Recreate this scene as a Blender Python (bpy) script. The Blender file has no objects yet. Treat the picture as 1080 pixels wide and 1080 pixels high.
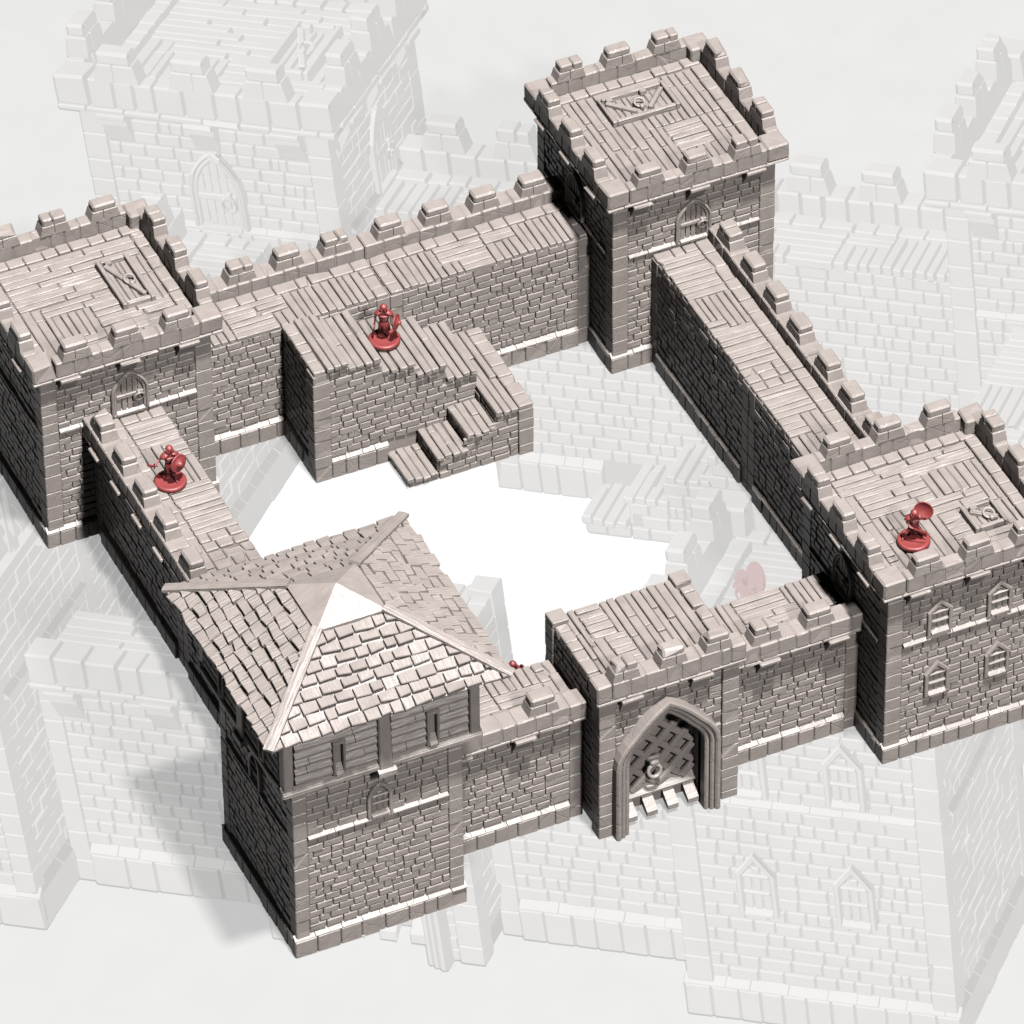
# Unpainted grey resin castle model (towers, walls, gatehouse, stair) with red figures,
# standing on a printed display sheet, photographed with a long lens under two soft boxes.
# 1 Blender unit = 1 cm of the model.
import bpy, bmesh, math, random
from mathutils import Vector, Matrix
rnd = random.Random(7)
sc = bpy.context.scene
sc.unit_settings.system = 'METRIC'; sc.unit_settings.scale_length = 0.01
C = sc.collection
V3 = lambda *a: Vector(a)

# ------------------------------------------------------------------ materials
def new_mat(name):
    m = bpy.data.materials.new(name); m.use_nodes = True
    nt = m.node_tree; b = nt.nodes['Principled BSDF']
    return m, nt, b

RESIN = (0.0350, 0.0308, 0.0288)
def resin(name, grain):
    m, nt, b = new_mat(name)
    N, L = nt.nodes.new, nt.links.new
    b.inputs['Roughness'].default_value = 0.42
    b.inputs['Specular IOR Level'].default_value = 0.11
    tc = N('ShaderNodeTexCoord')
    n1 = N('ShaderNodeTexNoise'); n1.inputs['Scale'].default_value = 0.9; n1.inputs['Detail'].default_value = 3
    L(tc.outputs['Object'], n1.inputs['Vector'])
    r = N('ShaderNodeValToRGB')
    r.color_ramp.elements[0].color = (RESIN[0]*.93, RESIN[1]*.93, RESIN[2]*.93, 1)
    r.color_ramp.elements[1].color = (RESIN[0]*1.07, RESIN[1]*1.07, RESIN[2]*1.07, 1)
    r.color_ramp.elements[0].position = .35; r.color_ramp.elements[1].position = .65
    L(n1.outputs['Fac'], r.inputs['Fac']); L(r.outputs['Color'], b.inputs['Base Color'])
    bp = N('ShaderNodeBump')
    if grain:       # wood grain along each plank (uv.x runs along the plank)
        mp = N('ShaderNodeMapping'); mp.inputs['Scale'].default_value = (0.55, 7.0, 1)
        n2 = N('ShaderNodeTexNoise'); n2.inputs['Scale'].default_value = 1.0; n2.inputs['Detail'].default_value = 4
        n2.inputs['Distortion'].default_value = 0.6
        L(tc.outputs['UV'], mp.inputs['Vector']); L(mp.outputs['Vector'], n2.inputs['Vector'])
        bp.inputs['Strength'].default_value = 0.75; bp.inputs['Distance'].default_value = 0.10
        L(n2.outputs['Fac'], bp.inputs['Height'])
    else:           # chiselled stone: soft dents plus a few long cracks
        n2 = N('ShaderNodeTexNoise'); n2.inputs['Scale'].default_value = 1.7; n2.inputs['Detail'].default_value = 5
        L(tc.outputs['Object'], n2.inputs['Vector'])
        vo = N('ShaderNodeTexVoronoi'); vo.feature = 'DISTANCE_TO_EDGE'; vo.inputs['Scale'].default_value = 0.42
        L(tc.outputs['Object'], vo.inputs['Vector'])
        mr = N('ShaderNodeMapRange'); mr.inputs['From Max'].default_value = 0.02
        mr.inputs['To Min'].default_value = -0.55; mr.inputs['To Max'].default_value = 0.0
        L(vo.outputs['Distance'], mr.inputs['Value'])
        ad = N('ShaderNodeMath'); ad.operation = 'ADD'
        L(n2.outputs['Fac'], ad.inputs[0]); L(mr.outputs['Result'], ad.inputs[1])
        bp.inputs['Strength'].default_value = 0.3; bp.inputs['Distance'].default_value = 0.10
        L(ad.outputs['Value'], bp.inputs['Height'])
    L(bp.outputs['Normal'], b.inputs['Normal'])
    return m
STONE = resin('stone_textured_resin', False)
WOOD = resin('wood_textured_resin', True)

RED, _nt, _b = new_mat('red_resin')
_b.inputs['Base Color'].default_value = (0.030, 0.0046, 0.0046, 1)
_b.inputs['Roughness'].default_value = 0.5; _b.inputs['Specular IOR Level'].default_value = 0.14
_n = _nt.nodes.new('ShaderNodeTexNoise'); _n.inputs['Scale'].default_value = 6; _n.inputs['Detail'].default_value = 4
_p = _nt.nodes.new('ShaderNodeBump'); _p.inputs['Strength'].default_value = .35; _p.inputs['Distance'].default_value = .06
_t = _nt.nodes.new('ShaderNodeTexCoord'); _nt.links.new(_t.outputs['Object'], _n.inputs['Vector'])
_nt.links.new(_n.outputs['Fac'], _p.inputs['Height']); _nt.links.new(_p.outputs['Normal'], _b.inputs['Normal'])

ADDED_GLOW = 27.0  # glow added to sheet and inks to lighten the castle's cast shadows
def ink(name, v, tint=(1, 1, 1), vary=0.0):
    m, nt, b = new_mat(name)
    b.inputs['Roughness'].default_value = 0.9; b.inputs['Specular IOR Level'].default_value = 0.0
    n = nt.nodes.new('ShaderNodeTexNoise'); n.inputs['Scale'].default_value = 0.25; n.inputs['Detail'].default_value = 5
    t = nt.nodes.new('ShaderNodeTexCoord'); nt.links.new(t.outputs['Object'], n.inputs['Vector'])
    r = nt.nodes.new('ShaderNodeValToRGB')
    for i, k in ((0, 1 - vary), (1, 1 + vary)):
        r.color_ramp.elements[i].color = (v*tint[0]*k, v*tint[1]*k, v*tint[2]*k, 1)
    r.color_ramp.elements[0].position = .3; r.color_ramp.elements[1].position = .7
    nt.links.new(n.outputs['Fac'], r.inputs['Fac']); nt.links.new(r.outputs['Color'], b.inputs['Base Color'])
    nt.links.new(r.outputs['Color'], b.inputs['Emission Color']); b.inputs['Emission Strength'].default_value = ADDED_GLOW
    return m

# ------------------------------------------------------------------ mesh builder
class MB:
    def __init__(s): s.v = []; s.f = []; s.uv = {}; s.core = set()
    def add(s, vs, fs, uvs=None, mi=0):
        b = len(s.v); s.v.extend(vs)
        for f in fs:
            i = len(s.f); s.f.append([b + k for k in f])
            if uvs is not None: s.uv[i] = [uvs[k] for k in f]
            if mi: s.core.add(i)
    def build(s, name, mat, parent=None, smooth=False):
        off = Vector((0, 0, 0)); p = parent
        while p is not None: off += p.location; p = p.parent
        me = bpy.data.meshes.new(name)
        me.from_pydata([tuple(Vector(v) - off) for v in s.v], [], s.f)
        ul = me.uv_layers.new(name='UVMap')
        for i, p in enumerate(me.polygons):
            p.use_smooth = smooth
            if i in s.uv:
                for k, li in enumerate(p.loop_indices): ul.data[li].uv = s.uv[i][k]
        bm = bmesh.new(); bm.from_mesh(me)
        bmesh.ops.recalc_face_normals(bm, faces=bm.faces)
        bm.to_mesh(me); bm.free()
        for m in (mat if isinstance(mat, (list, tuple)) else [mat]): me.materials.append(m)
        o = bpy.data.objects.new(name, me); C.objects.link(o)
        if parent is not None: o.parent = parent
        CORE[o.name] = s.core
        return o
CORE = {}      # backing faces behind the bricks and boards, per object

def thing(name, label, cat, loc, group=None):
    o = bpy.data.objects.new(name, None); C.objects.link(o)
    o.location = loc; o['label'] = label; o['category'] = cat; o['kind'] = 'thing'; o.empty_display_size = .5
    if group: o['group'] = group
    return o

class Fr:
    """Local frame: u along, t outward, z up."""
    def __init__(s, O, U, T): s.O, s.U, s.T = Vector(O), Vector(U), Vector(T)
    def p(s, u, t, z): return s.O + s.U*u + s.T*t + Vector((0, 0, z))
W0 = Fr((0, 0, 0), (1, 0, 0), (0, 1, 0))        # world frame: u = x, t = y

_SG = [(a, b, c) for a in (-1, 1) for b in (-1, 1) for c in (-1, 1)]
def _rbox_faces():
    idx = {}
    for i, s in enumerate(_SG):
        for ax in range(3): idx[(s, ax)] = i*3 + ax
    F = []
    for ax in range(3):
        o = [k for k in range(3) if k != ax]
        for sg in (-1, 1):
            q = []
            for a, b in ((-1, -1), (1, -1), (1, 1), (-1, 1)):
                s = [0, 0, 0]; s[ax] = sg; s[o[0]] = a; s[o[1]] = b; q.append(idx[(tuple(s), ax)])
            F.append(q)
    for ax in range(3):                 # edges running along ax
        o = [k for k in range(3) if k != ax]
        for a in (-1, 1):
            for b in (-1, 1):
                s0 = [0, 0, 0]; s0[o[0]] = a; s0[o[1]] = b; s1 = s0[:]; s0[ax] = -1; s1[ax] = 1
                s0, s1 = tuple(s0), tuple(s1)
                F.append([idx[(s0, o[0])], idx[(s1, o[0])], idx[(s1, o[1])], idx[(s0, o[1])]])
    for s in _SG: F.append([idx[(s, 0)], idx[(s, 1)], idx[(s, 2)]])
    return F
_RF = _rbox_faces()
def rbox(mb, fr, u0, u1, t0, t1, z0, z1, ch=.06, jit=0.0, along=None, uvoff=None, mi=0, taper=None, warp=None):
    """Box with chamfered edges; along = 'u' or 't' writes a uv that runs along the plank."""
    c = [(u0+u1)/2, (t0+t1)/2, (z0+z1)/2]; h = [abs(u1-u0)/2, abs(t1-t0)/2, abs(z1-z0)/2]
    ch = min(ch, min(h)*.85)
    chip = rnd.choice(_SG[1::2]) if jit and rnd.random() < .2 else None      # one broken upper corner
    cd = [rnd.uniform(.04, min(.22, .6*min(h)+.03)) for _ in range(3)] if chip else None
    vs = []; uvs = []
    ox, oy = (rnd.uniform(0, 60), rnd.uniform(0, 60)) if along else (0, 0)
    for s in _SG:
        j = [rnd.uniform(-jit, jit) for _ in range(3)] if jit else (0, 0, 0)
        for ax in range(3):
            q = [c[k] + s[k]*(h[k] - (0 if k == ax else ch)) + j[k] for k in range(3)]
            if s == chip: q = [q[k]-s[k]*cd[k]*(.55 if k == 2 else 1) for k in range(3)]
            if taper and s[2] > 0:
                q[0] = c[0] + (q[0]-c[0])*taper[0]; q[1] = c[1] + (q[1]-c[1])*taper[1]
            if warp: q = warp(q)
            vs.append(fr.p(*q))
            uvs.append((q[0]+ox, q[1]+q[2]*.7+oy) if along == 'u' else (q[1]+ox, q[0]+q[2]*.7+oy))
    mb.add(vs, _RF, uvs if along else None, mi)

def box(mb, fr, u0, u1, t0, t1, z0, z1, mi=0):
    vs = [fr.p(u, t, z) for u in (u0, u1) for t in (t0, t1) for z in (z0, z1)]
    mb.add(vs, [(0, 1, 3, 2), (4, 6, 7, 5), (0, 4, 5, 1), (2, 3, 7, 6), (0, 2, 6, 4), (1, 5, 7, 3)], None, 1)

def pillow(mb, fr, u0, u1, z0, z1, t0, t1, ch, jit=.0):
    """One brick on a wall face: chamfered on its outer side only."""
    j = lambda: rnd.uniform(-jit, jit)
    d = [j() for _ in range(4)]
    base = [(u0, t0, z0), (u1, t0, z0), (u1, t0, z1), (u0, t0, z1)]
    c4 = [(u0+j(), z0+j()), (u1+j(), z0+j()), (u1+j(), z1+j()), (u0+j(), z1+j())]
    cx, cz = (u0+u1)/2, (z0+z1)/2
    ring = [(a, t1-ch*.8+d[i], b) for i, (a, b) in enumerate(c4)]
    top = []
    for i, (a, b) in enumerate(c4):
        top.append((a + (ch if a < cx else -ch), t1+d[i], b + (ch if b < cz else -ch)))
    vs = [fr.p(*q) for q in base+ring+top]
    fs = []
    for o in (0, 4):
        for i in range(4):
            k = (i+1) % 4; fs.append((o+i, o+k, o+4+k, o+4+i))
    fs.append((8, 9, 10, 11))
    mb.add(vs, fs)

def bricks(mb, fr, u0, u1, z0, z1, t=0., rh=.58, lo=.75, hi=1.5, dep=.12, hole=None, top=None):
    n = max(1, round((z1-z0)/rh)); rh = (z1-z0)/n
    for r in range(n):
        a, b = z0+r*rh, z0+(r+1)*rh
        u = u0
        first = True
        while u < u1-.05:
            l = rnd.uniform(lo, hi)
            if first and r % 2: l *= .55
            first = False
            if u1-(u+l) < lo*.6: l = u1-u
            e = u+l
            if (hole is None or not hole((u+e)/2, (a+b)/2, u, e, a, b)) and (top is None or b <= top((u+e)/2)+.05):
                g = .042
                if rnd.random() < .09 and l > .8:     # a stone broken in two
                    m = u+l*rnd.uniform(.4, .6)
                    pillow(mb, fr, u+g, m-.01, a+g, b-g, t-.06, t+dep*rnd.uniform(.5, .9), .05, .02)
                    pillow(mb, fr, m+.01, e-g, a+g, b-g, t-.06, t+dep*rnd.uniform(.5, .9), .05, .02)
                else:
                    pillow(mb, fr, u+g, e-g, a+g, b-g, t-.06, t+dep*rnd.uniform(.65, 1.3), .042, .016)
            u = e

def row_blocks(u0, u1, lo, hi):
    out = []; u = u0
    while u < u1-1e-6:
        l = rnd.uniform(lo, hi)
        if u1-(u+l) < lo*.7: l = u1-u
        out.append((u, u+l)); u += l
    return out

def pillar(mb, fr, u0, u1, t0, t1, z0, z1, lo=.8, hi=1.5):
    box(mb, fr, u0+.05, u1-.05, t0+.05, t1-.05, z0+.01, z1-.01)
    for a, b in row_blocks(z0, z1, lo, hi):
        d = rnd.uniform(-.02, .02)
        rbox(mb, fr, u0+d, u1-d, t0, t1+d, a+.015, b-.015, .05, .01)

def slope_strip(mb, fr, u0, u1, t0, t1, z0, z1, zt):
    """String course stone: vertical lip then a sloping top back to the wall."""
    vs = [fr.p(u, t, z) for u in (u0, u1) for t, z in ((t0, z0), (t1, z0), (t1, z1), (t0, zt))]
    mb.add(vs, [(0, 1, 2, 3), (4, 7, 6, 5), (0, 4, 5, 1), (1, 5, 6, 2), (2, 6, 7, 3), (3, 7, 4, 0)])

def string_course(mb, fr, u0, u1, z, t=.0, proud=.3):
    for a, b in row_blocks(u0, u1, .8, 1.9):
        d = rnd.uniform(-.035, .035)
        slope_strip(mb, fr, a+.02, b-.02, t-.1, t+proud+d, z-.12, z-.02+d, z+.26+d)

def plinth(mb, fr, u0, u1, t=0., out=.33, h=1.42):
    box(mb, fr, u0+.02, u1-.02, t-.3, t+out-.13, .0, h-.03)
    for a, b in row_blocks(u0, u1, .9, 1.7):
        rbox(mb, fr, a+.02, b-.02, t-.1, t+out+rnd.uniform(-.03, .02), .0, h-.02, .06, .012)
    for a, b in row_blocks(u0, u1, .9, 1.9):
        d = rnd.uniform(-.03, .03)
        slope_strip(mb, fr, a+.02, b-.02, t-.1, t+out*.95+d, h-.01, h+.05+d, h+.33+d)

def planks(mb, fr, u0, u1, t0, t1, z, along='u', w=.58, th=.3, split=3.6):
    """A patch of boards with uneven widths, heights and cut ends."""
    A0, A1, B0, B1 = (u0, u1, t0, t1) if along == 'u' else (t0, t1, u0, u1)
    n = max(1, round((B1-B0)/w)); edges = [B0+(B1-B0)*i/n for i in range(n+1)]
    for i in range(1, n): edges[i] += rnd.uniform(-.07, .07)*w/.58
    for i in range(n):
        a = A0
        while a < A1-1e-4:
            l = rnd.uniform(split*.6, split*1.4)
            if A1-(a+l) < split*.35: l = A1-a
            e = a+l
            dz = rnd.uniform(-.05, .06); g = .035; sk = rnd.uniform(-.03, .03); tl = rnd.uniform(-.03, .03)
            am, bm_ = (a+e)/2, (edges[i]+edges[i+1])/2
            def warp(q, am=am, l=l, sk=sk, tl=tl):
                k = 0 if along == 'u' else 1
                s = (q[k]-am)/max(l, .1); q[1-k] += sk*s; q[2] += tl*s
                return q
            ee = (rnd.uniform(0, .06), rnd.uniform(0, .06))
            if along == 'u':
                rbox(mb, fr, a+.02+ee[0], e-.02-ee[1], edges[i]+g, edges[i+1]-g, z-th, z+dz, .055, .008, 'u', warp=warp)
            else:
                rbox(mb, fr, edges[i]+g, edges[i+1]-g, a+.02+ee[0], e-.02-ee[1], z-th, z+dz, .055, .008, 't', warp=warp)
            a = e

def paving(mb, fr, u0, u1, t0, t1, z, along='u', lo=.9, hi=1.6, th=.4):
    for a, b in row_blocks(*((u0, u1) if along == 'u' else (t0, t1)), lo, hi):
        d = rnd.uniform(-.05, .04)
        if along == 'u': rbox(mb, fr, a+.025, b-.025, t0+.02, t1-.02, z-th, z+d, .07, .015)
        else: rbox(mb, fr, u0+.02, u1-.02, a+.025, b-.025, z-th, z+d, .07, .015)

def merlon(fr, uc, tc, z, parent, ln=2.2, dp=1.04, k=0):
    """Two lower stones leaning in at the ends under a bevelled cap stone."""
    mb = MB()
    h1 = .72; hb = ln/2; ht = hb*.8
    sp = uc+rnd.uniform(-.25, .25)
    def trap(a0, a1, b0, b1):
        g = .0
        ch = .06; d0, d1 = dp/2, dp/2*.93
        q = []
        for (x0, x1, y, zz) in ((a0, a1, d0, z-.05), (b0+(a0-b0)*.12, b1+(a1-b1)*.12, d1, z+h1-ch), (b0+ch*.8, b1-ch*.8, d1-ch, z+h1)):
            q += [(x0, tc-y, zz), (x1, tc-y, zz), (x1, tc+y, zz), (x0, tc+y, zz)]
        fs = [(0, 3, 2, 1), (8, 9, 10, 11)]
        for o in (0, 4):
            for i in range(4):
                j = (i+1) % 4; fs.append((o+i, o+j, o+4+j, o+4+i))
        mb.add([fr.p(*x) for x in q], fs)
    trap(uc-hb, sp-.025, uc-ht, sp-.025); trap(sp+.025, uc+hb, sp+.025, uc+ht)
    c = uc+rnd.uniform(-.04, .04); hc = ht-.03; zc = z+h1+.01; cp = .55
    cuts = [(c-hc, c+hc)]
    if rnd.random() < .3: m = c+rnd.uniform(-.25, .25); cuts = [(c-hc, m-.02), (m+.02, c+hc)]
    for a, b in cuts:
        rbox(mb, fr, a, b, tc-dp/2*.9, tc+dp/2*.9, zc-.05, zc+cp+rnd.uniform(-.04, .03), .13 if len(cuts) == 1 else .09, .012)
    box(mb, fr, uc-ht+.1, uc+ht-.1, tc-dp*.4, tc+dp*.4, z-.1, z+h1+.1)
    return mb.build('merlon', STONE, parent)

def parapet_run(mb, fr, u0, u1, t0, t1, z0, z1, lo=.95, hi=1.55):
    box(mb, fr, u0+.02, u1-.02, t0+.06, t1-.06, z0-.02, z1-.08)
    for a, b in row_blocks(u0, u1, lo, hi):
        d = rnd.uniform(-.025, .025)
        rbox(mb, fr, a+.02, b-.02, t0+d, t1+d, z0, z1+rnd.uniform(-.05, .03), .085, .012)

def cornice_run(mb, fr, u0, u1, t0, t1, z0, z1):
    box(mb, fr, u0, u1, t0, t1-.12, z0+.03, z1+.02)
    for a, b in row_blocks(u0, u1, 1.2, 2.4):
        rbox(mb, fr, a+.01, b-.01, t1-.35, t1+rnd.uniform(-.03, .03), z0+rnd.uniform(-.02, .02), z1-.01, .06, .01)

def corbel(fr, uc, z, t, parent, w=1.25, dp=.66, h=1.5):
    """Bracket under the cornice: a flat slab over a wedge that tapers back into the wall."""
    mb = MB()
    vs = [fr.p(u, tt, zz) for u in (uc-w/2, uc+w/2) for tt, zz in ((t-.05, z-h), (t+.06, z-h), (t+dp, z-.55), (t+dp, z-.1), (t-.05, z-.1))]
    mb.add(vs, [(0, 1, 2, 3, 4), (9, 8, 7, 6, 5), (0, 5, 6, 1), (1, 6, 7, 2), (2, 7, 8, 3), (3, 8, 9, 4), (4, 9, 5, 0)])
    rbox(mb, fr, uc-w/2-.1, uc+w/2+.12, t+.1, t+dp+.36, z-.2, z+.04, .05, .012)
    return mb.build('corbel', STONE, parent)

def ring(mb, fr, uc, t, zc, R, r, tilt=0., n=20, m=8):
    vs = []; fs = []
    for i in range(n):
        a = 2*math.pi*i/n
        for j in range(m):
            b = 2*math.pi*j/m
            rr = R+r*math.cos(b)
            vs.append(fr.p(uc+rr*math.cos(a), t+r*math.sin(b)+rr*math.sin(a)*tilt, zc+rr*math.sin(a)))
            fs.append((i*m+j, ((i+1) % n)*m+j, ((i+1) % n)*m+(j+1) % m, i*m+(j+1) % m))
    mb.add(vs, fs)

def arch_pts(w, zs, za, n=9, flat=.15):
    """Pointed arch outline, left foot to right foot: half width w, springing zs, apex za."""
    r = za-zs; R = (w*w+r*r)/(2*w); a1 = math.asin(min(1, r/R))
    L = [(-w, 0)] + [(-(w-R) - R*math.cos(a1*i/n), zs+R*math.sin(a1*i/n)) for i in range(n+1)]
    L[-1] = (0, za)
    for i in range(1, len(L)):      # pull the flanks towards straight lines
        f_ = (i-1)/n; k = flat*min(1, f_*2.2)
        L[i] = (L[i][0]*(1-k)-w*(1-f_)*k, L[i][1]*(1-k)+(zs+(za-zs)*f_)*k)
    return L + [(-x, z) for x, z in reversed(L[:-1])]

def arch_band(mb, fr, uc, zb, outer, inner, t0, t1, ch=.05):
    """Raised moulding between two outlines with the same number of points."""
    n = len(outer); vs = []; fs = []
    for (o, i) in zip(outer, inner):
        o, i = Vector(o), Vector(i); d = (i-o); l = d.length or 1; d = d/l*ch
        for q, tt in ((o, t0), (o, t1-ch), (o+d, t1), (i-d, t1), (i, t1-ch), (i, t0)):
            vs.append(fr.p(uc+q[0], tt, zb+q[1]))
    for k in range(n-1):
        for j in range(5): fs.append((k*6+j, k*6+6+j, k*6+7+j, k*6+1+j))
    fs.append(tuple(range(6))); fs.append(tuple((n-1)*6+j for j in range(5, -1, -1)))
    mb.add(vs, fs)

def inset(outline, d):
    """Offset an open outline inwards by d, feet kept on the floor line."""
    P = [Vector(p) for p in outline]; out = []
    for i, p in enumerate(P):
        nn = Vector((0, 0))
        for a, b in ((i-1, i), (i, i+1)):
            if a < 0 or b >= len(P): continue
            e = (P[b]-P[a]).normalized(); nn += Vector((e[1], -e[0]))
        nn.normalize(); q = p+nn*d
        if 0 < i < len(P)-1:
            e = (P[i]-P[i-1]).normalized(); c = Vector((e[1], -e[0])).dot(nn)
            q = p+nn*d/max(.5, c)
        out.append((q[0], q[1]))
    return out

def fill_outline(mb, fr, uc, zb, pts, t):
    mb.add([fr.p(uc+x, t, zb+z) for x, z in pts], [tuple(range(len(pts)))])

def door(fr, uc, zb, t, parent, w=2.7, h=3.45):
    fm = MB()
    o = arch_pts(w/2, h*.47, h); i1 = inset(o, .2); i2 = inset(o, .38)
    arch_band(fm, fr, uc, zb, o, i1, t-.1, t+.4, .07); arch_band(fm, fr, uc, zb, i1, i2, t-.1, t+.3, .05)
    d = MB()
    n = 5; iw = w/2-.36
    def htop(x):
        for (x0, z0), (x1, z1) in zip(i2, i2[1:]):
            if min(x0, x1) <= x <= max(x0, x1) and abs(x1-x0) > 1e-6: return z0+(z1-z0)*(x-x0)/(x1-x0)
        return h*.5
    for k in range(n):
        a, b = -iw+2*iw*k/n, -iw+2*iw*(k+1)/n
        mids = [a+.02, b-.02]; za, zz = [htop(max(-iw+.03, min(iw-.03, x)))+.03 for x in mids]
        tt = t+.2+rnd.uniform(-.02, .02)
        vs = [fr.p(uc+a+.02, t-.05, zb), fr.p(uc+b-.02, t-.05, zb), fr.p(uc+b-.02, t-.05, zb+zz), fr.p(uc+a+.02, t-.05, zb+za),
              fr.p(uc+a+.05, tt, zb+.02), fr.p(uc+b-.05, tt, zb+.02), fr.p(uc+b-.05, tt, zb+zz-.02), fr.p(uc+a+.05, tt, zb+za-.02)]
        d.add(vs, [(0, 1, 5, 4), (1, 2, 6, 5), (2, 3, 7, 6), (3, 0, 4, 7), (4, 5, 6, 7)],
              [(v[2], v[0]+v[1]) for v in vs])
    rbox(d, fr, uc-iw, uc+iw, t+.1, t+.31, zb+h*.36, zb+h*.36+.3, .05, 0, 'u')
    fill_outline(d, fr, uc, zb, i2, t+.05)
    do = d.build('door', WOOD, parent)
    fm.build('door_frame', STONE, do)
    s = MB(); slope_strip(s, fr, uc-iw, uc+iw, t, t+.42, zb-.12, zb+.02, zb+.26); s.build('door_sill', STONE, do)
    r = MB(); ring(r, fr, uc+iw*.62, t+.42, zb+h*.34, .34, .095, .25)
    rbox(r, fr, uc+iw*.62-.14, uc+iw*.62+.14, t+.2, t+.5, zb+h*.34+.22, zb+h*.34+.52, .05)
    r.build('ring_handle', STONE, do, True)
    return do

def window(fr, uc, zb, t, parent, w=1.8, h=2.85, gable=True):
    f = MB()
    if gable: o = [(-w/2, 0), (-w/2, h*.66), (0, h), (w/2, h*.66), (w/2, 0)]
    else: o = arch_pts(w/2, h*.55, h, 6)
    i = inset(o, .27)
    arch_band(f, fr, uc, zb, o, i, t-.1, t+.34, .06)
    wd = MB()
    fill_outline(wd, fr, uc, zb, i, t+.1)
    iw = w/2-.27
    for k in range(3):
        a, b = -iw+2*iw*k/3, -iw+2*iw*(k+1)/3
        zt = h*(.66 if gable else .6)+(.1 if k != 1 else .35)-.1
        rbox(wd, fr, uc+a+.02, uc+b-.02, t+.02, t+.17+rnd.uniform(-.02, .02), zb+.1, zb+zt, .05, 0, 'u')
    for zz in ((.36, .62) if gable else (.38, .6)):
        rbox(wd, fr, uc-iw, uc+iw, t+.08, t+.32, zb+h*zz-.06, zb+h*zz+.1, .06, .01, 'u')
    wo = wd.build('window', WOOD, parent)
    f.build('window_frame', STONE, wo)
    s = MB(); slope_strip(s, fr, uc-iw, uc+iw, t, t+.4, zb+.0, zb+.1, zb+.42); s.build('window_sill', STONE, wo)
    return wo

def trapdoor(x0, x1, y0, y1, z, parent, leaves=1, flip=False):
    d = MB()
    fr = W0
    box(d, fr, x0+.1, x1-.1, y0+.1, y1-.1, z-.2, z-.06)
    for a, b in ((x0, x0+.3), (x1-.3, x1)): rbox(d, fr, a, b, y0, y1, z-.2, z+.36, .06, .01, 't')
    for a, b in ((y0, y0+.3), (y1-.3, y1)): rbox(d, fr, x0+.32, x1-.32, a, b, z-.2, z+.34, .06, .01, 'u')
    L = (x1-x0)/leaves
    for k in range(leaves):
        a, b = x0+L*k, x0+L*(k+1)
        planks(d, fr, a+.33, b-.33 if k == leaves-1 else b-.03, y0+.33, y1-.33, z+.08, 't', .46, .2, 9)
        # diagonal brace
        p, q = V3(a+.45, y1-.6, 0), V3(b-.5, y0+.6, 0)
        if flip != bool(k % 2): p, q = V3(a+.5, y0+.6, 0), V3(b-.45, y1-.6, 0)
        e = (q-p); ln = e.length; e.normalize()
        rbox(d, Fr(p, e, V3(-e.y, e.x, 0)), 0, ln, -.17, .17, z, z+.36, .06, 0, 'u')
        for yy in (y1-.55, ):
            rbox(d, fr, a+.5, a+1.0, yy-.14, yy+.24, z, z+.44, .06)
    t = d.build('trapdoor', WOOD, parent)
    r = MB(); cx, cy = (x0+x1)/2+(.25 if leaves == 1 else 0), (y0+y1)/2-.15
    fz = Fr((0, cy, z+.32), (1, 0, 0), (0, 0, 1))
    n, m, R, rr = 20, 8, .36, .09
    vs, fs = [], []
    for i in range(n):
        a = 2*math.pi*i/n
        for j in range(m):
            b = 2*math.pi*j/m
            vs.append(V3(cx+(R+rr*math.cos(b))*math.cos(a), cy+(R+rr*math.cos(b))*math.sin(a), z+.36+rr*math.sin(b)+.1*math.sin(a)))
            fs.append((i*m+j, ((i+1) % n)*m+j, ((i+1) % n)*m+(j+1) % m, i*m+(j+1) % m))
    r.add(vs, fs); rbox(r, W0, cx-.15, cx+.15, cy-.6, cy-.25, z+.1, z+.48, .06)
    r.build('ring_handle', STONE, t, True)
    return t

def sides(x0, y0, w):
    """Frames of a square body's four faces, front (-y), right (+x), back (+y), left (-x)."""
    return [Fr((x0, y0, 0), (1, 0, 0), (0, -1, 0)), Fr((x0+w, y0, 0), (0, 1, 0), (1, 0, 0)),
            Fr((x0+w, y0+w, 0), (-1, 0, 0), (0, 1, 0)), Fr((x0, y0+w, 0), (0, -1, 0), (-1, 0, 0))]

def stone_body(x0, y0, w, zt, root, pw, hole=None):
    S = sides(x0, y0, w)
    b = MB(); box(b, W0, x0+.02, x0+w-.02, y0+.02, y0+w-.02, 0, zt)
    for fr in S:
        bricks(b, fr, pw-.03, w-pw+.03, 1.8, 9.9); bricks(b, fr, pw-.03, w-pw+.03, 10.2, zt-.02)
    b.build('stone_wall', STONE, root)
    for (sx, sy) in ((0, 0), (1, 0), (1, 1), (0, 1)):
        m = MB(); a = x0-.17 if sx == 0 else x0+w-pw; c = y0-.17 if sy == 0 else y0+w-pw
        pillar(m, W0, a, a+pw+.17, c, c+pw+.17, 1.5, zt-.01)
        m.build('corner_pillar', STONE, root)
    m = MB()
    for k, fr in enumerate(S):
        e = .33 if k % 2 == 0 else -.0
        plinth(m, fr, -e, w+e)
    m.build('plinth', STONE, root)
    for fr in S: m = MB(); string_course(m, fr, pw+.02, w-pw-.02, 10.08); m.build('string_course', STONE, root)
    return S

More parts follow.
